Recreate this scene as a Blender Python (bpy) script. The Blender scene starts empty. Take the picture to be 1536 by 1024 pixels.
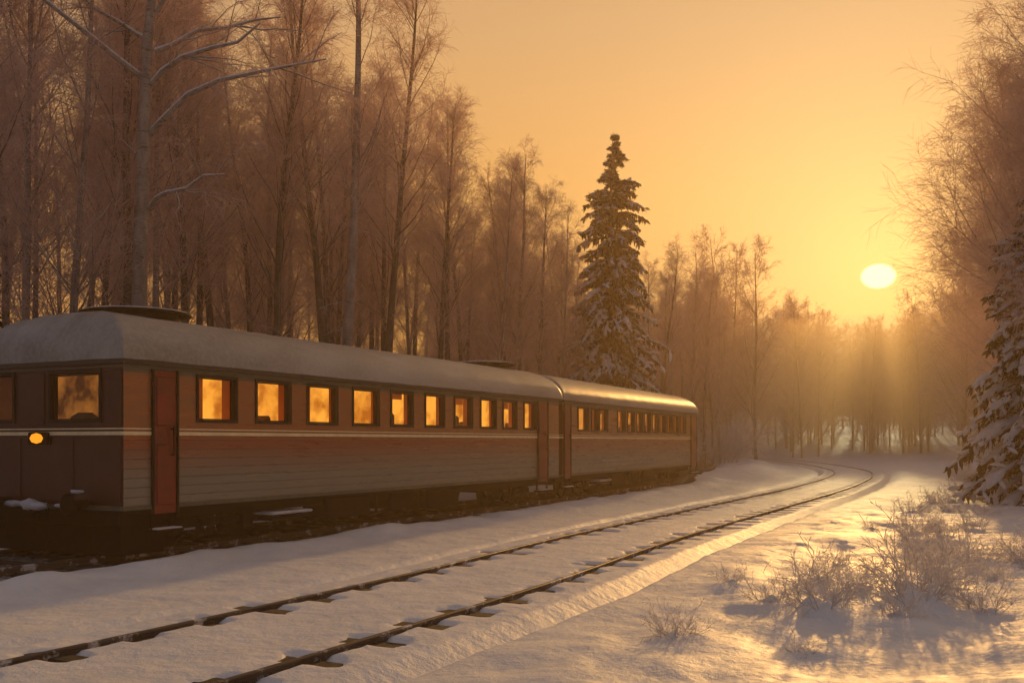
import bpy, math, numpy as np
from mathutils import Vector, Matrix
rng=np.random.default_rng(7)
C=bpy.context.scene.collection
SUN_AZ=math.radians(20.2); SUN_EL=math.radians(10.8)
# ------------------------------------------------------------ mesh helpers
def fast_mesh(name,V,Q,smooth=True,mats=(),midx=None):
    V=np.asarray(V,dtype=np.float32).reshape(-1,3); Q=np.asarray(Q,dtype=np.int32).reshape(-1,4)
    me=bpy.data.meshes.new(name)
    me.vertices.add(len(V)); me.vertices.foreach_set('co',V.ravel())
    me.loops.add(Q.size); me.loops.foreach_set('vertex_index',Q.ravel())
    me.polygons.add(len(Q)); me.polygons.foreach_set('loop_start',np.arange(0,Q.size,4,dtype=np.int32))
    me.polygons.foreach_set('loop_total',np.full(len(Q),4,dtype=np.int32))
    me.polygons.foreach_set('use_smooth',np.full(len(Q),smooth,dtype=bool))
    for m in mats: me.materials.append(m)
    if midx is not None: me.polygons.foreach_set('material_index',np.asarray(midx,dtype=np.int32))
    me.update(calc_edges=True); me.validate()
    return me
def mkobj(name,me,parent=None,loc=(0,0,0),rot=0,scale=1,**props):
    o=bpy.data.objects.new(name,me); C.objects.link(o)
    o.location=loc
    if rot: o.rotation_euler=(0,0,rot)
    if scale!=1: o.scale=(scale,)*3
    if parent: o.parent=parent
    for k,v in props.items(): o[k]=v
    return o
class MB:
    def __init__(s): s.V=[];s.Q=[];s.M=[];s.n=0
    def add(s,V,Q,m=0):
        V=np.asarray(V,float).reshape(-1,3);Q=np.asarray(Q,int).reshape(-1,4)
        s.V.append(V);s.Q.append(Q+s.n);s.M.append(np.full(len(Q),m));s.n+=len(V)
    def box(s,a,b,m=0,ch=0.0):
        x0,y0,z0=a;x1,y1,z1=b
        if ch<=0:
            V=[(x0,y0,z0),(x1,y0,z0),(x1,y1,z0),(x0,y1,z0),(x0,y0,z1),(x1,y0,z1),(x1,y1,z1),(x0,y1,z1)]
            s.add(V,[(0,3,2,1),(4,5,6,7),(0,1,5,4),(1,2,6,5),(2,3,7,6),(3,0,4,7)],m)
        else:
            c=ch;L=[(z0,c),(z0+c,0),(z1-c,0),(z1,c)];V=[]
            for z,i in L:
                V+=[(x0+i+c,y0+i,z),(x1-i-c,y0+i,z),(x1-i,y0+i+c,z),(x1-i,y1-i-c,z),(x1-i-c,y1-i,z),(x0+i+c,y1-i,z),(x0+i,y1-i-c,z),(x0+i,y0+i+c,z)]
            Q=[]
            for k in range(3):
                for j in range(8):
                    Q.append((k*8+j,k*8+(j+1)%8,k*8+8+(j+1)%8,k*8+8+j))
            for o,f in((0,-1),(24,1)):
                q=[(o,o+1,o+2,o+7),(o+7,o+2,o+3,o+6),(o+6,o+3,o+4,o+5)]
                Q+= q if f>0 else [t[::-1] for t in q]
            s.add(V,Q,m)
    def cyl(s,p,axis,r,h,m=0,n=20,r2=None,rings=((0,1),(1,1))):
        ax=Vector(axis).normalized(); a=ax.orthogonal().normalized(); b=ax.cross(a)
        V=[];R=[(rings[0][0],0.001)]+list(rings)+[(rings[-1][0],0.001)]
        for t,f in R:
            for j in range(n):
                th=2*math.pi*j/n
                V.append(Vector(p)+ax*h*t+(a*math.cos(th)+b*math.sin(th))*r*f)
        Q=[]
        for k in range(len(R)-1):
            for j in range(n): Q.append((k*n+j,k*n+(j+1)%n,k*n+n+(j+1)%n,k*n+n+j))
        s.add([tuple(v) for v in V],Q,m)
    def mesh(s,name,mats,smooth=False): return fast_mesh(name,np.concatenate(s.V),np.concatenate(s.Q),smooth,mats,np.concatenate(s.M))
def nrm(a): return a/(np.linalg.norm(a,axis=-1,keepdims=True)+1e-9)
def tubes(P,R,S,rg,flat=None):
    N,K,_=P.shape
    d=nrm(P[:,-1]-P[:,0]); ref=nrm(rg.normal(size=(N,3)))
    if flat is not None: ref=np.broadcast_to(np.array([0,0,1.]),(N,3))
    a=nrm(np.cross(d,ref)); b=np.cross(d,a)
    if flat is not None: b=b*flat
    th=np.arange(S)*2*np.pi/S
    ring=a[:,None,None,:]*np.cos(th)[None,None,:,None]+b[:,None,None,:]*np.sin(th)[None,None,:,None]
    V=P[:,:,None,:]+ring*R[:,:,None,None]
    idx=np.arange(N*K*S).reshape(N,K,S)
    if S==2:
        Q=np.stack([idx[:,:-1,0],idx[:,:-1,1],idx[:,1:,1],idx[:,1:,0]],-1)
    else:
        nx=np.roll(idx,-1,axis=2)
        Q=np.stack([idx[:,:-1],nx[:,:-1],nx[:,1:],idx[:,1:]],-1)
    return V.reshape(-1,3),Q.reshape(-1,4)
def grow(st,d,L,K,droop,wig,rg):
    N=len(st);P=np.zeros((N,K,3));P[:,0]=st;d=nrm(d)
    for k in range(1,K):
        d=nrm(d+np.array([0,0,-droop])/K+rg.normal(size=(N,3))*wig)
        P[:,k]=P[:,k-1]+d*(L/(K-1))[:,None]
    return P
def kids(P,n,t0,t1,ang,rg,up=0.0):
    N,K,_=P.shape
    t=rg.uniform(t0,t1,(N,n)); f=t*(K-1); i=np.minimum(f.astype(int),K-2); w=f-i
    I=np.arange(N)[:,None]
    a=P[I,i];b=P[I,i+1]; pos=a+(b-a)*w[...,None]; pd=nrm(b-a)
    r=rg.normal(size=(N,n,3)); pp=nrm(r-pd*(r*pd).sum(-1,keepdims=True))
    A=ang*rg.uniform(.7,1.3,(N,n))[...,None]
    d=pd*np.cos(A)+pp*np.sin(A); d[...,2]+=up
    return pos.reshape(-1,3),nrm(d).reshape(-1,3),t.reshape(-1)
def rad(r0,r1,N,K): 
    return np.broadcast_to(np.linspace(1,0,K)[None,:]**.8*(np.asarray(r0).reshape(-1,1)-r1)+r1,(N,K))
def cat(parts):
    V=[];Q=[];n=0
    for v,q in parts: V.append(v);Q.append(q+n);n+=len(v)
    return np.concatenate(V),np.concatenate(Q)
def _qs():
    V={};Q=[]
    def vid(p):
        p=tuple(np.round(p,5)); 
        if p not in V: V[p]=len(V)
        return V[p]
    for ax in range(3):
        for sgn in(-1,1):
            for i in range(2):
                for j in range(2):
                    q=[]
                    for (u,v) in((i,j),(i+1,j),(i+1,j+1),(i,j+1)):
                        p=[0,0,0];p[ax]=sgn;p[(ax+1)%3]=u-1;p[(ax+2)%3]=v-1;q.append(vid(p))
                    Q.append(q if sgn>0 else q[::-1])
    P=np.array(list(V.keys()),float)
    return nrm(P),np.array(Q)
QS=_qs()
def blobs(Cn,R,rg,jit=.25):
    N=len(Cn);v=QS[0][None]*R[:,None,:]*(1+rg.uniform(-jit,jit,(N,26,1)))
    V=(v+Cn[:,None,:]).reshape(-1,3); Q=(QS[1][None]+np.arange(N)[:,None,None]*26).reshape(-1,4)
    return V,Q
_T=np.random.default_rng(3).uniform(-1,1,(256,256))
def vn(x,y):
    xi=np.floor(x).astype(int);yi=np.floor(y).astype(int);fx=x-xi;fy=y-yi
    fx=fx*fx*(3-2*fx);fy=fy*fy*(3-2*fy)
    g=lambda a,b:_T[a&255,b&255]
    return (g(xi,yi)*(1-fx)+g(xi+1,yi)*fx)*(1-fy)+(g(xi,yi+1)*(1-fx)+g(xi+1,yi+1)*fx)*fy
# ------------------------------------------------------------ materials
def mat(name):
    m=bpy.data.materials.new(name);m.use_nodes=True;nt=m.node_tree
    b=nt.nodes['Principled BSDF'];return m,nt,b
def N(nt,t,**kw):
    n=nt.nodes.new(t)
    for k,v in kw.items(): setattr(n,k,v)
    return n
def ramp(nt,fac,stops):
    r=nt.nodes.new('ShaderNodeValToRGB');e=r.color_ramp.elements
    while len(e)<len(stops): e.new(.5)
    for el,(p,c) in zip(e,stops): el.position=p;el.color=(*c,1) if len(c)==3 else c
    nt.links.new(fac,r.inputs[0]);return r.outputs[0]
def mixc(nt,f,a,b):
    m=nt.nodes.new('ShaderNodeMix');m.data_type='RGBA'
    if isinstance(f,(int,float)): m.inputs[0].default_value=f
    else: nt.links.new(f,m.inputs[0])
    for s,i in((a,6),(b,7)):
        if isinstance(s,tuple): m.inputs[i].default_value=(*s,1)
        else: nt.links.new(s,m.inputs[i])
    return m.outputs[2]
def noise(nt,scale,detail=4,coord='Object',rough=.6,sc=None):
    tc=N(nt,'ShaderNodeTexCoord');n=N(nt,'ShaderNodeTexNoise');n.inputs['Scale'].default_value=scale;n.inputs['Detail'].default_value=detail;n.inputs['Roughness'].default_value=rough
    o=tc.outputs[coord]
    if sc:
        mp=N(nt,'ShaderNodeMapping');mp.inputs['Scale'].default_value=sc;nt.links.new(o,mp.inputs[0]);o=mp.outputs[0]
    nt.links.new(o,n.inputs['Vector']);return n.outputs[0]
def bump(nt,b,h,st,dist):
    bp=N(nt,'ShaderNodeBump');bp.inputs['Strength'].default_value=st;bp.inputs['Distance'].default_value=dist
    nt.links.new(h,bp.inputs['Height']);nt.links.new(bp.outputs[0],b.inputs['Normal']);return bp
def snowtop(nt,lo=.25,hi=.6):
    g=N(nt,'ShaderNodeNewGeometry');s=N(nt,'ShaderNodeSeparateXYZ');nt.links.new(g.outputs['Normal'],s.inputs[0])
    n=noise(nt,9,2);a=N(nt,'ShaderNodeMath',operation='ADD');nt.links.new(s.outputs[2],a.inputs[0])
    m2=N(nt,'ShaderNodeMath',operation='MULTIPLY_ADD');m2.inputs[1].default_value=.7;m2.inputs[2].default_value=-.35;nt.links.new(n,m2.inputs[0]);nt.links.new(m2.outputs[0],a.inputs[1])
    mr=N(nt,'ShaderNodeMapRange');mr.inputs[1].default_value=lo;mr.inputs[2].default_value=hi;nt.links.new(a.outputs[0],mr.inputs[0]);return mr.outputs[0]
def simple(name,c,r=.6,var=.3,sc=6,metal=0,bm=0,spec=.5):
    m,nt,b=mat(name);n=noise(nt,sc,4)
    nt.links.new(ramp(nt,n,[(.3,tuple(x*(1-var) for x in c)),(.7,tuple(min(1,x*(1+var)) for x in c))]),b.inputs['Base Color'])
    b.inputs['Roughness'].default_value=r;b.inputs['Metallic'].default_value=metal;b.inputs['Specular IOR Level'].default_value=spec
    if bm: bump(nt,b,n,.5,bm)
    return m
M_SNOW,nt,b=mat('snow')
n1=noise(nt,1.3,4,rough=.6);n2=noise(nt,6,5,rough=.62,sc=(1,1,1));n3=noise(nt,70,2)
nt.links.new(ramp(nt,n1,[(.25,(.66,.69,.74)),(.75,(.83,.85,.88))]),b.inputs['Base Color'])
b.inputs['Roughness'].default_value=.58;b.inputs['Specular IOR Level'].default_value=.3
b1=bump(nt,b,n2,.5,.06);b2=N(nt,'ShaderNodeBump');b2.inputs['Strength'].default_value=.3;b2.inputs['Distance'].default_value=.012
nt.links.new(n3,b2.inputs['Height']);nt.links.new(b2.outputs[0],b1.inputs['Normal'])
M_BAL,nt,b=mat('ballast');n=noise(nt,28,4);n2=noise(nt,1.9,6,rough=.7)
dk=ramp(nt,n,[(.35,(.008,.007,.006)),(.7,(.030,.027,.024))])
nt.links.new(mixc(nt,ramp(nt,n2,[(.46,(0,0,0)),(.60,(.65,.65,.65))]),dk,(.5,.5,.53)),b.inputs['Base Color']);bump(nt,b,n,1,.05);b.inputs['Roughness'].default_value=.9
def bark(name,c0,c1,hi=.6,lo=.25):
    m,nt,b=mat(name);n=noise(nt,5,5,sc=(1,1,.35));k=noise(nt,3,2,sc=(1.5,1.5,9))
    base=ramp(nt,n,[(.3,c0),(.7,c1)])
    base=mixc(nt,ramp(nt,k,[(.58,(0,0,0)),(.66,(.8,.8,.8))]),base,tuple(x*.35 for x in c0))
    base=mixc(nt,snowtop(nt,lo,hi),base,(.7,.71,.75))
    nt.links.new(base,b.inputs['Base Color']);b.inputs['Roughness'].default_value=.9;bump(nt,b,n,.6,.03);return m
M_BIRCH=bark('birch_bark',(.15,.12,.11),(.36,.31,.29))
M_BARK=bark('dark_bark',(.05,.04,.036),(.14,.11,.10),.7,.3)
def twig(name,c0,c1,tr=.3,sc=.9):
    m=bpy.data.materials.new(name);m.use_nodes=True;nt=m.node_tree;nt.nodes.clear()
    o=N(nt,'ShaderNodeOutputMaterial');d=N(nt,'ShaderNodeBsdfDiffuse');t=N(nt,'ShaderNodeBsdfTranslucent');mx=N(nt,'ShaderNodeMixShader');mx.inputs[0].default_value=tr
    c=ramp(nt,noise(nt,sc,2),[(.3,c0),(.7,c1)])
    for s in(d,t): nt.links.new(c,s.inputs[0])
    nt.links.new(d.outputs[0],mx.inputs[1]);nt.links.new(t.outputs[0],mx.inputs[2]);nt.links.new(mx.outputs[0],o.inputs[0]);return m
M_SNOWC=twig('snow_clump',(.74,.75,.79),(.90,.90,.92),.4,5)
M_TWIG=twig('frosted_twig',(.44,.29,.26),(.78,.58,.54),.45)
M_FROST=twig('frosted_shrub',(.58,.55,.56),(.90,.87,.86),.4)
M_NEED=twig('spruce_needle',(.018,.022,.015),(.05,.045,.03),.2)
M_ROOF,nt,b=mat('roof_frost');n=noise(nt,1.2,5,sc=(.35,1,1));n2=noise(nt,14,4)
nt.links.new(mixc(nt,ramp(nt,n2,[(.4,(0,0,0)),(.7,(.3,.3,.3))]),ramp(nt,n,[(.3,(.19,.19,.18)),(.7,(.38,.38,.37))]),(.52,.52,.53)),b.inputs['Base Color'])
b.inputs['Roughness'].default_value=.45;bump(nt,b,n2,.2,.02)
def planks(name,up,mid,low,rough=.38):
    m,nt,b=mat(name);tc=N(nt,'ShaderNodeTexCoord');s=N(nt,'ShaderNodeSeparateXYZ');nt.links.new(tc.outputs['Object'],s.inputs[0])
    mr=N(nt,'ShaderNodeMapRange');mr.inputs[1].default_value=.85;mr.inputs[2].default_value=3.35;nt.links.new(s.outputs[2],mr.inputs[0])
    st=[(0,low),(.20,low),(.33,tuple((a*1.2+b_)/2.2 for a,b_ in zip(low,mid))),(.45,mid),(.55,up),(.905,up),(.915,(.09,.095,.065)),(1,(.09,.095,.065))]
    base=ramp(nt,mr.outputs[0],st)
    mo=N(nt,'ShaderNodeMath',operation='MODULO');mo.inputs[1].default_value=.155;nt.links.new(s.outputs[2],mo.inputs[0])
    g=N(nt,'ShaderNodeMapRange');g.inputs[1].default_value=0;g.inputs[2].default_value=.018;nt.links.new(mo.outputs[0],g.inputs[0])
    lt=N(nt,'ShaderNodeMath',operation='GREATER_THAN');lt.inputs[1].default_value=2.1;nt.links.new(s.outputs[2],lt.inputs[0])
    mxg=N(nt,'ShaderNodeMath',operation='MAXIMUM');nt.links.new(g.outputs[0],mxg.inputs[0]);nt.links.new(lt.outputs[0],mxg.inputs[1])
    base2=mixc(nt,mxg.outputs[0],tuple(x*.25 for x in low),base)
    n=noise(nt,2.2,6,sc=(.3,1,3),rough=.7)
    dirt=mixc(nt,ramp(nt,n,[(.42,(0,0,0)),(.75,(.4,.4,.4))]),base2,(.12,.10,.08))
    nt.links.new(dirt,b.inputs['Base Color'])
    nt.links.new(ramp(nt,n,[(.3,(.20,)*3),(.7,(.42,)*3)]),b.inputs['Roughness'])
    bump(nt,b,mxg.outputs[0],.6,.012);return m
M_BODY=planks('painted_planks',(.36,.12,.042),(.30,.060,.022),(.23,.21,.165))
M_RED=simple('red_paint',(.19,.010,.007),.35,.35,3)
M_MAROON=simple('maroon_paint',(.045,.005,.004),.4,.35,3)
M_CREAM=simple('cream_paint',(.85,.68,.40),.5,.15,5)
M_DARK=simple('dark_steel',(.008,.007,.007),.85,.5,8,spec=.12)
M_FRAME=simple('window_frame_paint',(.012,.008,.007),.5,.4,8,spec=.3)
M_GUT=simple('olive_trim',(.09,.095,.07),.5,.3,5)
M_GUTD=simple('dark_gutter',(.03,.028,.024),.5,.3,5)
M_RAILT,nt,b=mat('rail_steel');n=noise(nt,3.5,5,rough=.7)
nt.links.new(mixc(nt,ramp(nt,n,[(.54,(0,0,0)),(.64,(.85,.85,.85))]),(.055,.038,.03),(.6,.6,.62)),b.inputs['Base Color']);b.inputs['Roughness'].default_value=.5
M_WOOD=simple('sleeper_wood',(.022,.017,.014),.9,.5,5,bm=.02)
M_LINER=simple('interior_panel',(.45,.22,.09),.6,.25,2)
M_SEAT=simple('seat_fabric',(.12,.045,.015),.9,.3,6)
def emis(name,c0,c1,s,sc=.8,lo=.3,hi=.7):
    m=bpy.data.materials.new(name);m.use_nodes=True;nt=m.node_tree;nt.nodes.clear()
    o=N(nt,'ShaderNodeOutputMaterial');e=N(nt,'ShaderNodeEmission');e.inputs[1].default_value=s
    nt.links.new(ramp(nt,noise(nt,sc,3),[(lo,c0),(hi,c1)]),e.inputs[0])
    nt.links.new(e.outputs[0],o.inputs[0]);return m
M_GLOW=emis('self_glowing_wall',(.42,.11,.008),(1,.40,.045),1.25,1.7,.36,.58)  # wall emits by itself, standing in for lamp light in the carriage
M_GLOW2=emis('dim_self_glowing_wall',(.30,.08,.008),(.85,.30,.035),.95,1.7,.36,.6)  # weaker emission for the second carriage, also in place of lamps
M_CURT=twig('curtain_cloth',(.62,.28,.09),(.85,.46,.18),.6)
M_CABGLOW=emis('dim_glowing_cab_wall',(.05,.015,.005),(.34,.12,.02),1.0,2.2,.4,.65)  # own emission stands in for lamp light falling on the cab bulkhead
M_BULB=emis('lamp_bulb',(1,.28,.012),(1,.36,.025),1.35)
M_CABBULB=emis('cab_lamp_bulb',(1,.4,.06),(1,.5,.1),1.1)
M_GLASS=bpy.data.materials.new('window_glass');M_GLASS.use_nodes=True;nt=M_GLASS.node_tree;nt.nodes.clear()
o=N(nt,'ShaderNodeOutputMaterial');t=N(nt,'ShaderNodeBsdfTransparent');t.inputs[0].default_value=(.95,.90,.82,1);gl=N(nt,'ShaderNodeBsdfGlossy');gl.inputs['Roughness'].default_value=.08;mx=N(nt,'ShaderNodeMixShader')
fr=N(nt,'ShaderNodeFresnel');fr.inputs[0].default_value=1.4;nt.links.new(fr.outputs[0],mx.inputs[0]);nt.links.new(t.outputs[0],mx.inputs[1]);nt.links.new(gl.outputs[0],mx.inputs[2]);nt.links.new(mx.outputs[0],o.inputs[0])
# ------------------------------------------------------------ splines / ground
def spline(pts,n):
    pts=np.array(pts,float)
    P=np.vstack([2*pts[0]-pts[1],pts,2*pts[-1]-pts[-2]]);out=[]
    for i in range(1,len(P)-2):
        for t in np.linspace(0,1,24,endpoint=False):
            a,b_,c,e=P[i-1],P[i],P[i+1],P[i+2]
            out.append(.5*((2*b_)+(-a+c)*t+(2*a-5*b_+4*c-e)*t*t+(-a+3*b_-3*c+e)*t**3))
    out.append(pts[-1]);out=np.array(out)
    for _ in range(60): out[1:-1]=.25*out[:-2]+.5*out[1:-1]+.25*out[2:]
    s=np.r_[0,np.cumsum(np.linalg.norm(np.diff(out,axis=0),axis=1))];q=np.linspace(0,s[-1],n)
    return np.stack([np.interp(q,s,out[:,0]),np.interp(q,s,out[:,1])],-1),s[-1]
T1,L1=spline([(-11.2,-6),(-6.85,2),(-3.38,8.4),(-1.63,11.8),(-.2,14.7),(2.3,20.4),(7.5,30.8),(13.6,43.2),(20.1,58.6),(23.9,72),(27.3,94),(28,115),(26,150)],420)
def sd(T,x,y):
    x=np.ravel(x);y=np.ravel(y);out=np.empty(len(x))
    tg=np.gradient(T,axis=0);tg/=np.linalg.norm(tg,axis=1)[:,None]
    for i in range(0,len(x),20000):
        dx=x[i:i+20000,None]-T[None,:,0];dy=y[i:i+20000,None]-T[None,:,1];d2=dx*dx+dy*dy;k=d2.argmin(1);r=np.arange(len(k))
        cr=dx[r,k]*tg[k,1]-dy[r,k]*tg[k,0]
        out[i:i+20000]=cr+np.sign(cr)*(np.sqrt(d2[r,k])-np.abs(cr))
    return out
A1=np.array([-6.24,15.99]);D1=np.array([.453,.8915]);W=3.6;CL1=17.0
A2=np.array([1.62,31.9]);D2=np.array([.416,.9094]);CL2=17.3
def under(A,D,s): return A+D*s+np.array([-D[1],D[0]])*W/2
T2,L2=spline([tuple(under(A1,D1,-30)),tuple(under(A1,D1,-12)),tuple(under(A1,D1,0)),tuple(under(A1,D1,8)),tuple(under(A1,D1,16)),tuple(under(A2,D2,2)),tuple(under(A2,D2,9)),tuple(under(A2,D2,17)),(9.6,60),(13.2,72),(15.6,84),(16.5,100),(15,125),(10,150)],320)
shr=[(3.45,11.1,.80,.55),(3.75,11.7,.55,.5),(4.65,11.5,.8,.6),(5.0,12.3,.95,.6),(1.6,10.0,.42,.3),(2.75,9.4,.2,.12),(2.95,13.4,.3,.3),(6.6,13.7,.4,.4),(5.6,12.6,.45,.5),(4.1,13.2,.5,.5),(7.6,16,.5,.5),(3.1,11.9,.45,.4),(4.2,10.9,.4,.4),(5.4,11.4,.5,.4),(6.2,15,.5,.4),(4.4,12.4,.55,.4),(5.9,13.9,.5,.4),(6.9,14.8,.5,.4)]
srg=np.random.default_rng(21)
while len(shr)<105:
    y=srg.uniform(15,62);x=srg.uniform(2,34);d=sd(T1,[x],[y])[0];px=768+1493*x/y
    if d>3.6+.03*y and px<1600 and px>1150:
        shr.append((x,y,srg.uniform(.3,.75),srg.uniform(.3,.7)))
def G(x,y):
    sh=np.shape(x);x=np.ravel(np.asarray(x,float));y=np.ravel(np.asarray(y,float))
    t=sd(T1,x,y);u=sd(T2,x,y)
    lum=.08*vn(x*.55+3,y*.55)+.036*vn(x*1.5,y*1.5+7)+.020*vn(x*3.6,y*3.6)+.009*vn(x*8,y*8)
    sm=.03*vn(x*.5,y*.5)+.014*vn(x*2.2,y*2.2)+.008*vn(x*6,y*6)
    right=np.clip((t-1.9)/1.4,0,1)
    z=sm*(1-right)+(lum+.05)*right
    z+=.5*right*np.clip((t-6)/25,0,1)*(1+.5*vn(x*.12,y*.12))
    z+=.13*np.exp(-((u-2.45)/.6)**2)*(1+.7*vn(x*1.1,y*1.1))
    z+=.14*np.exp(-((u+2.9)/.6)**2)
    z-=.12*np.clip((1.6-np.abs(u)+.25*vn(x*1.3,y*1.3))/.4,0,1)
    z+=.55*np.exp(-((u-4.4)/1.6)**2)*np.clip((y-52)/8,0,1)*np.clip((110-y)/20,0,1)*np.clip((t+1.4)/-1.2,0,1)
    z+=np.clip((-u-6)*.10,0,7)*(1+.15*vn(x*.2,y*.2))
    z+=.25*vn(x*.25,y*.25)*np.clip((-u-3)/3,0,1)
    z+=np.clip((y-125)/90,0,1)**1.3*7
    for (sx,sy,h,r) in shr[:18]: z+=.13*h*np.exp(-((x-sx)**2+(y-sy)**2)/(.5*r+.25)**2)
    k=np.clip((np.abs(t)-2.0)/.25,0,1)
    z=z*k-.16*(1-k)
    return z.reshape(sh)
def gr(a,b,c,d,fine,g):
    mid=list(np.arange(b,c,fine));lo=[];s=fine;v=b
    while v>a: s*=g;v-=s;lo.append(v)
    hi=[];s=fine;v=c
    while v<d: hi.append(v);s*=g;v+=s
    return np.array(lo[::-1]+mid+hi)
gx=gr(-500,-9,13,500,.085,1.04);gy=gr(-60,6.5,22,600,.085,1.025)
X,Y=np.meshgrid(gx,gy);Z=G(X,Y);nx_=len(gx);ny_=len(gy)
idx=np.arange(nx_*ny_).reshape(ny_,nx_)
Q=np.stack([idx[:-1,:-1],idx[:-1,1:],idx[1:,1:],idx[1:,:-1]],-1).reshape(-1,4)
mkobj('ground',fast_mesh('ground',np.stack([X,Y,Z],-1).reshape(-1,3),Q,True,[M_SNOW]),kind='structure',label='snow covered uneven ground around the railway')
def strip(name,T,L,ts,hf,ds,m,kind='structure',**kw):
    n=int(L/ds);s=np.linspace(0,1,n)*(len(T)-1);px=np.interp(s,np.arange(len(T)),T[:,0]);py=np.interp(s,np.arange(len(T)),T[:,1])
    tx=np.gradient(px);ty=np.gradient(py);l=np.hypot(tx,ty);tx/=l;ty/=l
    ts=np.array(ts);X=px[:,None]+ty[:,None]*ts;Y=py[:,None]-tx[:,None]*ts
    Z=hf(np.broadcast_to(ts,X.shape),X,Y,np.broadcast_to((np.linspace(0,1,n)*L)[:,None],X.shape))
    idx=np.arange(X.size).reshape(X.shape);Q=np.stack([idx[:-1,:-1],idx[:-1,1:],idx[1:,1:],idx[1:,:-1]],-1).reshape(-1,4)[:,::-1]
    return mkobj(name,fast_mesh(name,np.stack([X,Y,Z],-1).reshape(-1,3),Q,True,[m]),kind=kind,**kw)
HG=1.11;SS=11.0;STEP=.95
def h1(t,x,y,s):
    a=np.abs(t)
    z=.038+.014*vn(x*.9,y*.9)+.008*vn(x*3.1,y*3.1)+.004*vn(x*8,y*8)
    dr=np.abs(a-HG);wd=.065+.02*vn(x*1.7+9,y*1.7)+.02*vn(x*5,y*5)
    z-=.04*np.clip(1-(dr/np.clip(wd,.05,1))**2,0,1)
    ph=np.abs(((s-SS)/STEP+.5)%1-.5)*STEP
    ext=.44+.18*vn(s*.87+3,t*.01+np.sign(t)*5)+.10*vn(x*6,y*6)
    z-=.070*np.clip((.23-ph)/.12,0,1)*np.clip((ext-dr)/.16,0,1)
    z-=np.clip((a-1.75)/.6,0,1)*.26
    return z
ts=np.r_[np.arange(-2.4,-1.8,.1),np.arange(-1.8,-.4,.04),np.arange(-.4,.4,.1),np.arange(.4,1.8,.04),np.arange(1.8,2.45,.1)]
strip('snow_covered_track_bed',T1,L1,ts,h1,.06,M_SNOW,label='snow packed bed between the rails')
strip('ballast',T2,L2,np.arange(-1.9,1.91,.12),lambda t,x,y,s:-.02+.03*vn(x*4,y*4)+.02*vn(x*11,y*11)-np.clip((np.abs(t)-1.45)/.4,0,1)*.15,.14,M_BAL,label='dark stone ballast with patches of snow')
def track(T,L,hg,label,smin,smax,base,step,jit,stop,hw):
    e=bpy.data.objects.new('railway_track',None);C.objects.link(e);e['label']=label;e['category']='railway track'
    i0=T[len(T)//4];e.location=(i0[0],i0[1],0);off=np.array([i0[0],i0[1],0])
    n=int(L/.35);s=np.linspace(0,1,n)*(len(T)-1);px=np.interp(s,np.arange(len(T)),T[:,0]);py=np.interp(s,np.arange(len(T)),T[:,1])
    tx=np.gradient(px);ty=np.gradient(py);l=np.hypot(tx,ty);tx/=l;ty/=l
    prof=[(-.06,0),(-.06,.015),(-.013,.03),(-.013,.09),(-.027,.10),(-.027,.12),(-.02,.128),(.02,.128),(.027,.12),(.027,.10),(.013,.09),(.013,.03),(.06,.015),(.06,0)]
    for sg in(-1,1):
        V=np.array([[ (px+ty*(sg*hg+a)),(py-tx*(sg*hg+a)),np.full(n,base+z)] for a,z in prof]).transpose(2,0,1)
        K=len(prof);idx=np.arange(n*K).reshape(n,K);nx=np.roll(idx,-1,1)
        Q=np.stack([idx[:-1],nx[:-1],nx[1:],idx[1:]],-1).reshape(-1,4)
        mkobj('rail',fast_mesh('rail',V.reshape(-1,3)-off,Q,False,[M_RAILT]),e)
    mb=MB();mb.box((-hw,-hg-.6,-.1),(hw,hg+.6,stop),0,.012);me=mb.mesh('sleeper',[M_WOOD]);c=0;sg=smin
    while sg<smax and c<98:
        k=sg/L*(len(T)-1);x=np.interp(k,np.arange(len(T)),T[:,0]);y=np.interp(k,np.arange(len(T)),T[:,1]);k2=k+1
        ang=math.atan2(np.interp(k2,np.arange(len(T)),T[:,1])-y,np.interp(k2,np.arange(len(T)),T[:,0])-x)
        mkobj('sleeper',me,e,(x-off[0],y-off[1],base+.004+rng.uniform(-.006,.010)),ang+rng.normal()*.02)
        sg+=step*(1+rng.uniform(-jit,jit));c+=1
track(T1,L1,HG,'curving steel railway track half buried in snow',SS,L1-40,-.045,STEP,0,.054,.12)
track(T2,L2,HG,'railway track on dark ballast under the carriages',14,90,-.005,.85,.06,.02,.12)
# ------------------------------------------------------------ carriages
def wall(mb,o,u,nin,Lw,z0,z1,holes,m=0,rv=.13):
    o=np.array(o,float);u=np.array(u,float);nin=np.array(nin,float)
    xs=sorted(set([0,Lw]+[h[0] for h in holes]+[h[1] for h in holes]));zs=sorted(set([z0,z1]+[h[2] for h in holes]+[h[3] for h in holes]))
    P=lambda a,z,d=0: tuple(o+u*a+nin*d+np.array([0,0,z]))
    for i in range(len(xs)-1):
        for j in range(len(zs)-1):
            cx=(xs[i]+xs[i+1])/2;cz=(zs[j]+zs[j+1])/2
            if any(h[0]<cx<h[1] and h[2]<cz<h[3] for h in holes): continue
            mb.add([P(xs[i],zs[j]),P(xs[i+1],zs[j]),P(xs[i+1],zs[j+1]),P(xs[i],zs[j+1])],[(0,1,2,3)],m)
            mb.add([P(xs[i],zs[j],rv),P(xs[i],zs[j+1],rv),P(xs[i+1],zs[j+1],rv),P(xs[i+1],zs[j],rv)],[(0,1,2,3)],1)
    for a,b_,c,d in holes:
        for (p,q) in(((a,c),(b_,c)),((b_,c),(b_,d)),((b_,d),(a,d)),((a,d),(a,c))):
            mb.add([P(*p),P(*q),P(*q,rv),P(*p,rv)],[(0,1,2,3)],2)
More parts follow.
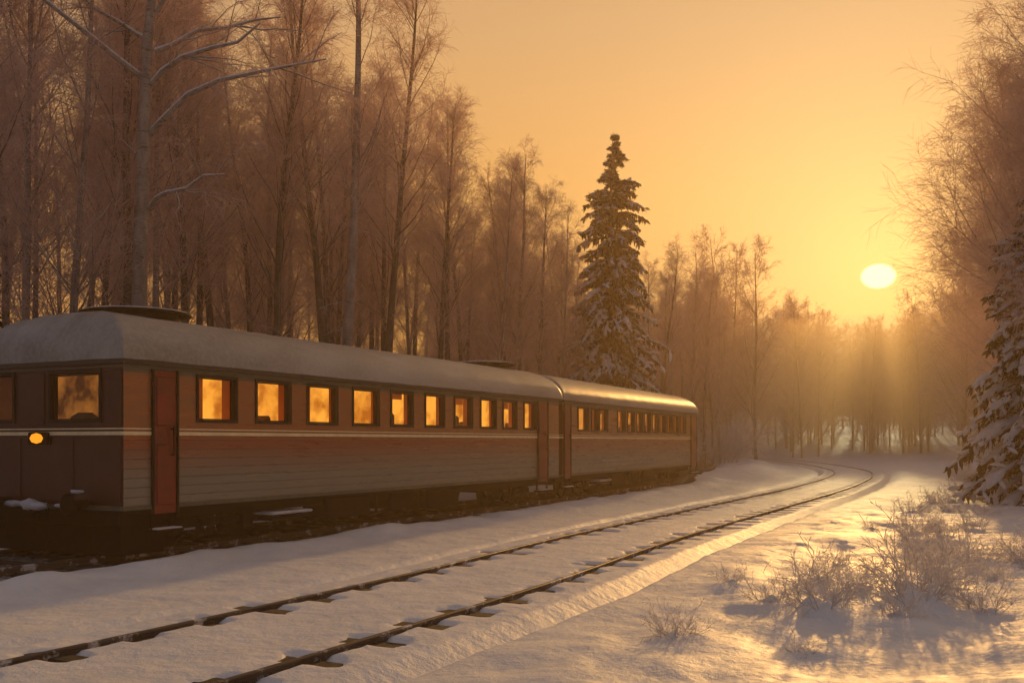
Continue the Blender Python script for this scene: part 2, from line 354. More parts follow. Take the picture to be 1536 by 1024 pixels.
def window(parent,o,u,nin,h):
    a,b_,c,d=h;o=np.array(o,float);u=np.array(u,float);nin=np.array(nin,float)
    mb=MB();fw=.05
    def bx(x0,x1,z0,z1,d0,d1):
        p=o+u*x0+nin*d0+np.array([0,0,z0]);q=o+u*x1+nin*d1+np.array([0,0,z1])
        mb.box(tuple(np.minimum(p,q)),tuple(np.maximum(p,q)),0)
    bx(a-fw,b_+fw,c-fw,c-.002,-.03,-.002);bx(a-fw,b_+fw,d+.002,d+fw,-.03,-.002);bx(a-fw,a-.002,c,d,-.03,-.002);bx(b_+.002,b_+fw,c,d,-.03,-.002)
    s=.022
    bx(a+.003,b_-.003,c+.003,c+s,.045,.075);bx(a+.003,b_-.003,d-s,d-.003,.045,.075);bx(a+.003,a+s,c+s+.002,d-s-.002,.045,.075);bx(b_-s,b_-.003,c+s+.002,d-s-.002,.045,.075)
    w=mkobj('window',mb.mesh('window',[M_FRAME]),parent)
    mb=MB();P=lambda x,z,dd: tuple(o+u*x+nin*dd+np.array([0,0,z]))
    q=[P(a+.02,c+.02,.06),P(b_-.02,c+.02,.06),P(b_-.02,d-.02,.06),P(a+.02,d-.02,.06)]
    if np.dot(np.cross(u,[0,0,1]),nin)>0: q=q[::-1]
    mb.add(q,[(0,1,2,3)])
    mkobj('pane',mb.mesh('pane',[M_GLASS]),w)
def carriage(A,D,L,wins,doors,vents,cab,label):
    n=np.array([-D[1],D[0]]);cen=A+D*L/2+n*W/2
    e=bpy.data.objects.new('railway_carriage',None);C.objects.link(e);e.location=(cen[0],cen[1],0);e.rotation_euler=(0,0,math.atan2(D[1],D[0]))
    e['label']=label;e['category']='train carriage';e['group']='carriages of one train'
    ox,oy=-L/2,-W/2
    z0,z1=.89,3.3;wz=(2.385,3.13)
    mb=MB();holes=[(a,b_,*wz) for a,b_ in wins]
    fh=[(.54,1.70,2.36,3.14),(2.66,3.22,2.36,3.14)] if cab else []
    wall(mb,(ox,oy,0),(1,0,0),(0,1,0),L,z0,z1,holes)
    wall(mb,(ox,-oy,0),(1,0,0),(0,-1,0),L,z0,z1,[])
    wall(mb,(ox,oy,0),(0,1,0),(1,0,0),W,z0,z1,fh,3);wall(mb,(-ox,oy,0),(0,1,0),(-1,0,0),W,z0,z1,[],0 if cab else 3)
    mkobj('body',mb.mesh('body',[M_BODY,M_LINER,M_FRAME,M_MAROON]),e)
    mb=MB();mb.box((ox+.02,oy+.02,z0-.06),(-ox-.02,-oy-.02,z0+.001),0);mb.box((ox+.14,oy+.14,3.22),(-ox-.14,-oy-.14,3.27),0);mkobj('floor',mb.mesh('floor',[M_DARK]),e)
    for h in holes: window(e,(ox,oy,0),(1,0,0),(0,1,0),h)
    for h in fh: window(e,(ox,oy,0),(0,1,0),(1,0,0),h)
    mb=MB();p=.014
    for (a,b_) in((2.105,2.165),(2.20,2.222)):
        mb.box((ox-p,oy-p,a),(-ox+p,oy-.001,b_));mb.box((ox-p,-oy+.001,a),(-ox+p,-oy+p,b_));mb.box((ox-p-.012,oy,a),(ox-.001,-oy,b_))
    mkobj('stripe',mb.mesh('stripe',[M_CREAM]),e)
    mb=MB()
    for (a,b_,q,mi) in((.885,.955,.02,0),(3.20,3.235,.018,0),(3.262,3.335,.085,1)):
        mb.box((ox-q,oy-q,a),(-ox+q,oy-.002,b_),mi);mb.box((ox-q,-oy+.002,a),(-ox+q,-oy+q,b_),mi);mb.box((ox-q,oy-.001,a),(ox-.002,-oy+.001,b_),mi);mb.box((-ox+.002,oy-.001,a),(-ox+q,-oy+.001,b_),mi)
    mkobj('trim',mb.mesh('trim',[M_GUT,M_GUTD]),e)
    for (a,b_,k) in doors:
        mb=MB();q=.03
        mb.box((ox+a,oy-q,.80),(ox+b_,oy-.001,3.19),0,.008)
        mb.box((ox+a+.06,oy-q-.02,.95),(ox+b_-.06,oy-q-.001,1.95),0,.01);mb.box((ox+a+.06,oy-q-.02,2.27),(ox+b_-.06,oy-q-.001,3.08),0,.01)
        mb.box((ox+a-.035,oy-.06,.80),(ox+a-.002,oy-.001,3.2),1);mb.box((ox+b_+.002,oy-.06,.80),(ox+b_+.035,oy-.001,3.2),1)
        d=mkobj('door',mb.mesh('door',[M_RED,M_FRAME]),e)
        mb=MB();mb.cyl((ox+b_-.12,oy-.09,1.75),(0,0,1),.014,.5,n=8);mb.box((ox+b_-.135,oy-.09,1.76),(ox+b_-.105,oy-.03,1.79));mb.box((ox+b_-.135,oy-.09,2.2),(ox+b_-.105,oy-.03,2.23))
        mkobj('handle',mb.mesh('handle',[M_DARK]),d)
        mb=MB();mb.box((ox+a-.05,oy-.16,.50),(ox+b_+.05,oy+.1,.54),0,.01);mb.box((ox+a-.03,oy-.02,.54),(ox+a,oy+.03,.83));mb.box((ox+b_,oy-.02,.54),(ox+b_+.03,oy+.03,.83))
        mb.box((ox+a-.03,oy-.15,.541),(ox+b_+.03,oy+.05,.565),1,.01)
        mkobj('footstep',mb.mesh('footstep',[M_DARK,M_SNOWC]),e)
    def prof(t,w,p=2.3): return np.clip(1-(1-np.clip(t/w,0,1))**p,0,1)**(1/2.0)
    ov=.09;ee=np.array([0,.01,.03,.06,.1,.15,.22,.3,.4,.55,.7,.9,1.1,1.35,1.6])
    tx=np.r_[ee,np.linspace(1.9,L+2*ov-1.9,60),(L+2*ov-ee)[::-1]];ty=np.r_[ee,W/2+ov,(W+2*ov-ee)[::-1]]
    TX,TY=np.meshgrid(tx,ty);px_=np.minimum(TX,L+2*ov-TX);py_=np.minimum(TY,W+2*ov-TY)
    h=.92*np.minimum(prof(py_,W/2+ov,2.6),prof(px_,.85))+.006*vn(TX*3,TY*3)
    V=np.stack([TX+ox-ov,TY+oy-ov,3.337+h],-1);i_=np.arange(TX.size).reshape(TX.shape)
    Q=np.stack([i_[:-1,:-1],i_[:-1,1:],i_[1:,1:],i_[1:,:-1]],-1).reshape(-1,4)
    roof=mkobj('roof',fast_mesh('roof',V.reshape(-1,3),Q,True,[M_ROOF]),e)
    for v in vents:
        mb=MB();mb.cyl((ox+v,0,4.14),(0,0,1),.80,.20,0,28,rings=((0,1),(1,.96)));mb.cyl((ox+v,0,4.33),(0,0,1),1.0,.045,0,28,rings=((0,.97),(.5,1),(1,.97)))
        mb.cyl((ox+v,0,4.376),(0,0,1),.95,.08,1,28,rings=((0,1),(.3,.97),(.65,.75),(1,.35)))
        mkobj('roof_ventilator',mb.mesh('roof_ventilator',[M_DARK,M_SNOWC],True),roof)
    ca=1.75 if cab else .3
    mb=MB();mb.box((ox+ca,oy+.85,z0+.01),(-ox-.3,oy+.89,3.215));mkobj('interior_glow_panel',mb.mesh('interior_glow_panel',[M_GLOW if cab else M_GLOW2]),e)  # added panel whose own glow fills the windows; no lamps inside
    mb=MB();rs=np.random.default_rng(int(L*10));ct=MB()
    for i,(a,b_) in enumerate(wins):
        if rs.random()<.75:
            xx=a+rs.uniform(.15,.6)*(b_-a);hh=2.50+rs.uniform(0,.2)
            mb.box((ox+xx,oy+.22,z0+.01),(ox+xx+.14,oy+.8,hh),0,.05)
        wd=rs.uniform(.05,.26)
        ct.box((ox+a-.02,oy+.135,2.34),(ox+a+wd,oy+.14,3.15),0);ct.box((ox+b_-rs.uniform(.05,.22),oy+.135,2.34),(ox+b_+.02,oy+.14,3.15),0)
        if rs.random()<.3: ct.box((ox+a+wd,oy+.136,3.13-rs.uniform(.08,.25)),(ox+b_-.23,oy+.139,3.15),0)
    mkobj('seat_row',mb.mesh('seat_row',[M_SEAT]),e)
    mkobj('curtains',ct.mesh('curtains',[M_CURT]),e)
    if cab:
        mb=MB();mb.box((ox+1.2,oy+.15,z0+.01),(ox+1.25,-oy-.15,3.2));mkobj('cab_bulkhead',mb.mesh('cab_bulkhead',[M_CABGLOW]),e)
        mb=MB();mb.add(*blobs(np.array([[ox+.75,oy+1.25,2.78]]),np.array([[.09,.10,.09]]),rs,.02));mb.add(*blobs(np.array([[ox+.8,oy+1.18,2.62]]),np.array([[.04,.18,.05]]),rs,.2));mkobj('cab_lamp',mb.mesh('cab_lamp',[M_CABBULB],True),e)
        mb=MB();mb.box((ox+.4,oy+1.3,z0+.01),(ox+.7,oy+1.8,2.5),0,.08);mkobj('driver_desk',mb.mesh('driver_desk',[M_SEAT]),e)
        mb=MB()
        for a,b_,c,d in((1.86,2.5,2.27,3.16),(.03,.40,2.27,3.16)):
            mb.box((ox-.022,oy+a,c),(ox-.001,oy+b_,d),0,.006)
        for a,b_ in((.05,1.1),(1.16,2.4),(2.46,3.55)):
            mb.box((ox-.018,oy+a,1.0),(ox-.001,oy+b_,2.06),0,.006)
        mkobj('front_panel',mb.mesh('front_panel',[M_MAROON]),e)
        mb=MB();mb.box((ox-.09,oy+1.70,1.95),(ox-.023,oy+2.18,2.16),0,.015);mb.cyl((ox-.10,oy+1.94,2.055),(1,0,0),.10,.04,0,20)
        hl=mkobj('headlight',mb.mesh('headlight',[M_DARK]),e)
        mb=MB();mb.add(*blobs(np.array([[ox-.105,oy+1.94,2.055]]),np.array([[.03,.17,.09]]),rs,0));mkobj('bulb',mb.mesh('bulb',[M_BULB],True),hl)
        for yy in(.85,2.75):
            mb=MB();mb.cyl((ox,oy+yy,.98),(-1,0,0),.08,.34,0,18);mb.cyl((ox-.34,oy+yy,.98),(-1,0,0),.19,.05,0,24,rings=((0,.95),(.5,1),(1,.8)))
            mkobj('buffer',mb.mesh('buffer',[M_DARK],False),e)
        mb=MB();mb.box((ox-.04,oy+.10,.62),(ox+.2,-oy-.10,.885),0,.02)
        mb.box((ox+.08,oy+.14,.13),(ox+.12,-oy-.14,.619),0,.015);mb.box((ox+.12,oy+.14,.14),(ox+1.0,oy+.18,.80),0,.015)  # dark plates added to hide the wheels and blacken the space below
        mb.box((ox-.3,oy+1.7,.7),(ox,oy+1.9,.85),0,.03)
        mkobj('buffer_beam_dark_skirt',mb.mesh('buffer_beam_dark_skirt',[M_DARK]),e)
        mb=MB();mb.add(*blobs(np.array([[ox-.22,oy+1.75,.93],[ox-.2,oy+2.0,.95],[ox-.12,oy+1.2,.95],[ox-.2,oy+.85,1.19],[ox-.1,oy+2.5,.95]]),np.array([[.13,.2,.08],[.13,.16,.09],[.1,.3,.04],[.1,.11,.03],[.1,.3,.06]]),rs,.25));mkobj('snow_clump',mb.mesh('snow_clump',[M_SNOWC],True),e)
    mb=MB()
    for yy in(.35,W-.45): mb.box((ox+.2,oy+yy,.66),(-ox-.2,oy+yy+.1,.83))
    for a,b_,c in((5.6,7.2,.35),(8.0,9.0,.42),(9.6,11.2,.33)):
        mb.box((ox+a,oy+.25,c),(ox+b_,oy+.9,.80),0,.02);mb.box((ox+a+.1,-oy-.9,c),(ox+b_,-oy-.3,.80),0,.02)
    for yy in(.3,W-.3):
        mb.box((ox+4.6,oy+yy,.37),(ox+L-4.6,oy+yy+.03,.40))
        for xx in(7.5,9.3): mb.box((ox+xx,oy+yy,.38),(ox+xx+.05,oy+yy+.04,.82))
    mkobj('underframe',mb.mesh('underframe',[M_DARK]),e)
    mb=MB();mb.box((ox+3.6,oy-.02,.47),(ox+4.75,oy+.5,.585),0,.03);mb.box((ox+3.55,oy-.04,.587),(ox+4.8,oy+.5,.64),1,.025);mkobj('equipment_box',mb.mesh('equipment_box',[M_DARK,M_SNOWC]),e)
    for bx_ in(2.4,L-2.6):
        mb=MB()
        for yy in(.42,W-.54):
            mb.box((ox+bx_-1.35,oy+yy,.46),(ox+bx_+1.35,oy+yy+.12,.62),0,.02)
            for k in(-.9,.9):
                mb.box((ox+bx_+k-.16,oy+yy-.07,.34),(ox+bx_+k+.16,oy+yy+.13,.66),0,.03)
            for k in(-.28,0,.28): mb.cyl((ox+bx_+k,oy+yy+.02,.32),(0,0,1),.09,.3,0,12,rings=((0,1),(.15,.75),(.3,1),(.45,.75),(.6,1),(.75,.75),(1,1)))
            mb.box((ox+bx_-.42,oy+yy-.05,.27),(ox+bx_+.42,oy+yy+.15,.33))
        mb.box((ox+bx_-.2,oy+.54,.5),(ox+bx_+.2,-oy-.54,.7))
        bg=mkobj('bogie',mb.mesh('bogie',[M_DARK]),e)
        for k in(-.9,.9):
            for yy,ax in((W/2-HG-.07,1),(W/2+HG+.07,-1)):
                mb=MB();mb.cyl((ox+bx_+k,oy+yy,.555),(0,ax,0),.43,.14,0,28,rings=((0,.45),(.25,.5),(.26,.85),(0,.88),(0,1),(.7,1),(.71,1.07),(1,1.07)))
                mkobj('wheel',mb.mesh('wheel',[M_DARK],False),bg)
    mb=MB();mb.box((-ox,oy+W/2-.1,.72),(-ox+.32,oy+W/2+.1,.9),0,.03)
    mkobj('coupler',mb.mesh('coupler',[M_DARK]),e)
    return e
w1=[(1.63,2.56),(3.14,4.08),(4.66,5.59),(6.2,7.13),(7.67,8.54),(9.14,9.99),(10.55,11.42),(11.93,12.77),(13.23,14.03),(14.55,15.30)]
w2=[(1.4,2.35),(2.7,3.33),(3.52,4.36),(5.5,6.4),(6.7,7.55),(7.85,8.6),(8.9,9.7),(10,10.8),(11.1,11.9),(12.2,13.0),(13.3,14.1),(14.4,15.3)]
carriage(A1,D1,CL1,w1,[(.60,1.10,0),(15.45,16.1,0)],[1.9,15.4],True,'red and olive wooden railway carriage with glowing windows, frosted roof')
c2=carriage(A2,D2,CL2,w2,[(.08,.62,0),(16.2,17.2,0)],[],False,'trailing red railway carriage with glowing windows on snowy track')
mb=MB()
for k in range(7):
    q=.05 if k%2 else 0
    mb.box((.0+k*.12,-.7+q,1.0+q),(.0+k*.12+.119,.7-q,3.1-q))
g=mkobj('gangway_bellows',mb.mesh('gangway_bellows',[M_DARK]),c2)
g.location=(-CL2/2-.82,0,0)
# ------------------------------------------------------------ trees
def birch(seed,H,r0=.17,spread=.2,n1=40,t0=.3,ns=(8,6,5),w=.0045,up=.35,stub=14,pr=.0085):
    rg=np.random.default_rng(seed)
    P0=grow(np.zeros((1,3)),np.array([[rg.normal()*.012,rg.normal()*.012,1]]),np.array([H]),16,0,.018,rg)
    R0=rad([r0],.012,1,16)
    st,d,t=kids(P0,n1,t0,.98,.85,rg,up)
    L=H*spread*(1.18-t)*rg.uniform(.6,1.3,len(t))*np.clip((t-t0+.12)/.2,.45,1)+.5
    P1=grow(st,d,L,7,-.35,.09,rg);R1=rad(np.clip(L*pr,.009,.035),.005,len(L),7)
    tr=[tubes(P0,R0,7,rg),tubes(P1,R1,4,rg)]
    sl,dl,tl=kids(P0,stub,.06,t0+.05,1.3,rg,0);Ll=rg.uniform(.3,1.5,stub);Pl=grow(sl,dl,Ll,5,.5,.18,rg);tr.append(tubes(Pl,rad(np.full(stub,.014),.005,stub,5),3,rg))
    cr=[];a,b_,c=ns
    s2,d2,t2=kids(P1,a,.08,1,.65,rg,.12);L2_=np.repeat(L,a)*.48*(1.25-t2*.6)*rg.uniform(.6,1.25,len(t2));P2=grow(s2,d2,L2_,5,-.05,.12,rg)
    cr.append(tubes(P2,rad(np.clip(L2_*.006,.005,.013),.004,len(L2_),5),3,rg))
    s3,d3,t3=kids(P2,b_,.1,1,.65,rg,.05);L3=np.clip(np.repeat(L2_,b_)*.65,.3,1.3)*rg.uniform(.6,1.25,len(t3));P3=grow(s3,d3,L3,4,.3,.13,rg)
    cr.append(tubes(P3,rad(np.full(len(L3),w),.003,len(L3),4),2,rg))
    s4,d4,t4=kids(P3,c,.1,1,.6,rg,0);L4=np.clip(L3.repeat(c)*.6,.2,.7)*rg.uniform(.6,1.3,len(t4));P4=grow(s4,d4,L4,3,.5,.13,rg)
    cr.append(tubes(P4,rad(np.full(len(L4),w*.8),.0025,len(L4),3),2,rg))
    sl2,dl2,tl2=kids(Pl,8,.1,1,.7,rg,0);Ll2=rg.uniform(.2,.7,len(tl2));cr.append(tubes(grow(sl2,dl2,Ll2,4,.5,.2,rg),rad(np.full(len(Ll2),w),.003,len(Ll2),4),2,rg))
    return cat(tr),cat(cr),H
def tree_meshes(b,mt):
    (tv,tq),(cv,cq),H=b
    return fast_mesh('trunk',tv,tq,True,[mt]),fast_mesh('crown',cv,cq,False,[M_TWIG])
def place(name,tm,cm,x,y,s,label,cat_,group=None,cn='crown',extra=None,rot=None,z=None):
    e=bpy.data.objects.new(name,None);C.objects.link(e)
    zz=float(G(np.array([x]),np.array([y]))[0])-.05 if z is None else z
    e.location=(x,y,zz);e.rotation_euler=(rng.normal()*.012,rng.normal()*.012,rng.uniform(0,6.28) if rot is None else rot);e.scale=(s,s,s)
    e['label']=label;e['category']=cat_
    if group: e['group']=group
    for nm,me in(('trunk',tm),(cn,cm)):
        if me is None: continue
        o=bpy.data.objects.new(nm,me);o.parent=e;C.objects.link(o)
    if extra:
        for nm,me in extra:
            o=bpy.data.objects.new(nm,me);o.parent=e;C.objects.link(o)
    return e
GRP='leafless trees of the snowy wood'
var=[]
for i,(H,sp,m) in enumerate([(18,.19,M_BIRCH),(17,.17,M_BARK),(19,.20,M_BARK),(16,.21,M_BIRCH),(18,.16,M_BARK),(17.5,.19,M_BARK)]):
    var.append(tree_meshes(birch(100+i,H,.13+.02*(i%3),sp,50,.24+.07*(i%3),ns=(7,6,5)),m))
E=np.array([(-30,-18),(-20.5,4),(-15.3,14),(-13,18.5),(-9.6,25),(-4.8,34),(-1.2,41),(1.5,46.5),(4,53),(7.5,61),(12.5,71),(17.5,82),(21.5,97),(22,115),(19,150)],float)
ET,EL=spline([tuple(p) for p in E],300)
pts=[];tries=0
def ok(p,dmin): 
    return all((p[0]-q[0])**2+(p[1]-q[1])**2>dmin*dmin for q in pts)
pts+=[(-9.0,24.0),(-4.75,27.9),(5.2,56.0)]
while tries<30000 and len(pts)<176:
    tries+=1
    k=rng.integers(0,299)
    dep=abs(rng.normal())*8 if len(pts)>70 else rng.uniform(0,4)
    tg=ET[min(k+1,299)]-ET[k];tg/=np.linalg.norm(tg)
    p=ET[k]+np.array([-tg[1],tg[0]])*(dep+.3)
    if p[1]<15: continue
    px=768+1493*p[0]/p[1]
    if px<-120 or px>1330: continue
    if ok(p,1.5+.012*p[1]): pts.append(tuple(p))
for p in pts[3:]:
    k=rng.integers(0,len(var));tm,cm=var[k];px=768+1493*p[0]/p[1]
    s=rng.uniform(.84,1.08)
    if px>640: s=rng.uniform(.8,.95)
    if 780<px<1000: s=rng.uniform(.74,.84)
    lb='tall bare birch with frosted twigs in the snowy wood' if k in(0,3) else 'slender dark leafless tree with frosted twigs in the wood'
    place('birch_tree' if k in(0,3) else 'bare_tree',tm,cm,p[0],p[1],s,lb,'tree',GRP)
fv=[tree_meshes(birch(700+i,17,.13,.27,48,.06,ns=(6,5,4),w=.013,stub=4),M_BARK) for i in range(3)]
c=0
frg=np.random.default_rng(12)
while c<114:
    if c<80: y=frg.uniform(92,165);px=frg.uniform(1030,1640)
    else: y=frg.uniform(128,165);px=frg.uniform(1150,1400)
    x=(px-768)/1493*y
    if abs(sd(T1,[x],[y])[0])<3.5 or abs(sd(T2,[x],[y])[0])<3: continue
    dz=abs(px-1310)
    if dz<70 and y<128: continue
    s=frg.uniform(.95,1.2)*(.90+.22*min(1,dz/150))
    place('bare_tree',*fv[c%3],x,y,s,'leafless tree dissolving in golden mist beyond the curve','tree',GRP);c+=1
def hero_birch():
    rg=np.random.default_rng(5);sc=62.2
    cv=lambda px,py,y=0:((px-208)/sc,y,(662-py)/sc+2)
    base=np.array([(0,0,0),(.0,0,1.5),(0,0,3),(.02,0,5.4),(.05,0,7),(.10,0,8.6),(.14,.0,10),(.2,0,11.5),(.32,0,12.7),(.4,.1,14),(.3,.2,15.5),(.45,.2,17),(.5,.3,18.5),(.6,.3,20)])
    R=np.array([.24,.21,.2,.185,.175,.165,.15,.13,.115,.1,.08,.06,.04,.015])
    parts=[tubes(base[None],R[None],10,rg)]
    limbs=[[cv(215,118),cv(185,98,-.3),cv(150,70,-.6),(cv(105,35,-.9)),cv(62,0,-1.2),cv(25,-40,-1.4)],
           [cv(228,128),cv(255,112,-.3),cv(290,102,-.7),cv(335,95,-1),cv(375,88,-1.2),cv(412,72,-1.4)],
           [cv(226,200),cv(258,182,-.3),cv(300,158,-.7),cv(350,146,-1.1),cv(430,145,-1.6),cv(512,137,-2)],
           [cv(220,318),cv(240,303,-.2),cv(265,294,-.5),cv(295,290,-.8),cv(325,284,-1),cv(358,282,-1.2)],
           [cv(232,78),cv(255,60,.2),cv(290,42,.4),cv(330,28,.5),cv(370,12,.6),cv(410,5,.8)],
           [cv(222,60),cv(195,40,.3),cv(165,22,.5),cv(130,0,.6),cv(95,-30,.8),cv(60,-60,1)],
           [cv(235,20),cv(262,-10,-.2),cv(300,-30,-.4),cv(340,-60,-.6),cv(380,-80,-.8),cv(410,-120,-1)],
           [cv(222,240),cv(205,225,.4),cv(185,215,.8),cv(160,190,1.2),cv(140,180,1.5),cv(120,150,1.8)]]
    LP=np.array(limbs);LP[:,1:-1]+=rg.normal(size=LP[:,1:-1].shape)*.05;RR=rad(np.array([.075,.075,.085,.06,.06,.06,.06,.045]),.015,8,6)
    parts.append(tubes(LP,RR,8,rg))
    s1,d1,t1=kids(LP,7,.25,1,.7,rg,.15);L=rg.uniform(.6,1.9,len(t1));P=grow(s1,d1,L,6,.1,.14,rg);parts.append(tubes(P,rad(L*.014,.006,len(L),6),4,rg))
    up,du,tu=kids(base[None],26,.62,.98,.8,rg,.3);Lu=rg.uniform(1.2,3.2,26);PU=grow(up,du,Lu,6,-.2,.12,rg);parts.append(tubes(PU,rad(Lu*.013,.006,26,6),4,rg))
    nb=sum(len(q) for _,q in parts)
    sn=LP.copy();sn[:,:,2]+=RR*.75;parts.append(tubes(sn,RR*.75*(1+.3*rg.uniform(-1,1,RR.shape)),6,rg))
    A_=np.concatenate([P,PU]);cr=[]
    s2,d2,t2=kids(A_,7,.1,1,.7,rg,0);L2_=rg.uniform(.3,1.0,len(t2));P2=grow(s2,d2,L2_,4,.4,.2,rg);cr.append(tubes(P2,rad(np.full(len(L2_),.007),.003,len(L2_),4),3,rg))
    s3,d3,t3=kids(P2,6,.1,1,.7,rg,0);L3=rg.uniform(.15,.5,len(t3));cr.append(tubes(grow(s3,d3,L3,3,.6,.2,rg),rad(np.full(len(L3),.0045),.003,len(L3),3),2,rg))
    tv,tq=cat(parts)
    return tv,tq,np.r_[np.zeros(nb),np.ones(len(tq)-nb)],cat(cr)
tv,tq,mi,(cv_,cq)=hero_birch()
place('birch_tree',fast_mesh('trunk',tv,tq,True,[M_BIRCH,M_SNOWC],mi),fast_mesh('crown',cv_,cq,False,[M_TWIG]),-9.0,24.0,1,'large bare birch with long snow-lined limbs behind the carriage','tree',GRP,rot=0,z=0).rotation_euler=(0,0,0)
b=birch(501,19,.19,.15,40,.42);place('birch_tree',*tree_meshes(b,M_BIRCH),-4.75,27.9,1,'pale straight birch with high thin branches behind the carriage','tree',GRP)
def spruce(seed,H,Rm,nw,per,dens=1.0,snow=1.0,t0=.1,pw=.85,nk=3,fat=1.0):
    rg=np.random.default_rng(seed)
    P0=grow(np.zeros((1,3)),np.array([[0,0,1.]]),np.array([H]),14,0,.01,rg);tr=tubes(P0,rad([H*.011+.04],.012,1,14),8,rg)
    t=np.repeat(t0+(.99-t0)*np.linspace(0,1,nw)**.95,per)+rg.normal(size=nw*per)*.006;t=np.clip(t,t0,.993);n=len(t)
    az=rg.uniform(0,2*np.pi,n);lm=1+.25*vn(az*1.3+seed,t*9)
    L=(Rm*np.clip((1-t)/(1-t0),0,1)**pw+.04)*lm*rg.uniform(.7,1.2,n)
    st=np.stack([0*t,0*t,t*H],-1);up=np.clip((t-.6)*2.2,.08,.9);d=np.stack([np.cos(az),np.sin(az),up*np.ones(n)],-1)
    P=grow(st,d,L,7,1.05,.05,rg);tr2=tubes(P,rad(L*.013+.006,.004,n,7),4,rg)
    nn=int(58*dens)
    s,dd,tt=kids(P,nn,.04,1.0,.9,rg,-.3)
    ln=rg.uniform(.14,.42,len(tt))*(1.2-.5*tt)*np.clip(np.repeat(L,nn)/1.2,.3,1.4)
    Pn=grow(s,dd,ln,3,.9,.1,rg);k_=np.clip(np.repeat(L,nn)/1.2,.45,1.2)[:,None];wd=np.array([.03,.055,.008])[None]*k_
    nd=tubes(Pn,wd,2,rg);s2,d2,t2=kids(Pn,2,.1,.9,.8,rg,-.1);l2=rg.uniform(.06,.16,len(t2));nd2=tubes(grow(s2,d2,l2,2,0,0,rg),rad(np.full(len(l2),.018),.004,len(l2),2),2,rg)
    m=rg.random(n)<min(1,.75*snow);PS=P[m][:,2:].copy();Ls=L[m];r=np.clip(Ls*.055,.012,.12)[:,None]*rg.uniform(.3,1.35,(len(Ls),5))*np.sqrt(snow);r[:,-1]*=.4;r[:,0]*=.5
    PS[:,:,2]+=r*.3+.03;PS+=rg.normal(size=PS.shape)*.015
    sn=[tubes(PS,r*1.2,6,rg,flat=.5+.1*(fat-1))]
    s3,d3,t3=kids(P[m],nk,.3,1,1.1,rg,-.1);l3=np.repeat(Ls,nk)*rg.uniform(.12,.24,len(t3))/fat**.3;P3=grow(s3,d3,l3,5,.7,.12,rg);r3=np.clip(l3*.2*fat,.012,.10)[:,None]*np.array([.25,.85,1,.85,.15])*rg.uniform(.6,1.3,(len(l3),1));P3[:,:,2]+=.03
    sn.append(tubes(P3,r3,7,rg,flat=.65))
    return cat([tr,tr2]),cat([nd,nd2]),cat(sn)
def put_spruce(seed,H,Rm,nw,per,x,y,label,**k):
    a,b_,c=spruce(seed,H,Rm,nw,per,**k)
    place('spruce_tree',fast_mesh('trunk',*a,True,[M_BARK]),fast_mesh('foliage',*b_,False,[M_NEED]),x,y,1,label,'tree',cn='foliage',extra=[('snow_load',fast_mesh('snow_load',*c,True,[M_SNOWC]))])
put_spruce(1,19.2,3.3,30,13,5.2,56,'tall narrow snow-laden spruce standing alone beyond the carriages',t0=.17,pw=.68,snow=1.2,nk=5,fat=1.2)
put_spruce(2,10.8,2.9,28,13,16.6,30.5,'snow-laden spruce beside the open snowy field',snow=2.4,t0=.03,pw=.75,nk=9,fat=2.0)
put_spruce(3,13,2.0,26,8,-12.5,21.0,'snow-dusted spruce at the edge of the wood by the train',t0=.1,snow=2,nk=7,fat=1.6)
vr=[tree_meshes(birch(300+i,H,.12,.38,60,.2,ns=(8,7,7),w=.0048,up=.2,pr=.007),M_BIRCH) for i,H in enumerate((16,15))]
for (x,y,s,k) in[(17.9,33.5,1.02,0),(16.0,28.4,1.02,1),(19.9,38,1.08,1),(22.4,43,1.0,0),(27.5,54,.92,1),(31.5,61,.9,0),(18.4,30.5,1.1,0),(25,47.5,1.1,0),(36.5,72,.9,1),(43,84,.85,0),(30.5,52,1,1)]:
    place('birch_tree',*vr[k],x,y,s,'spreading bare birch with fine golden frosted twigs by the field','tree',GRP)
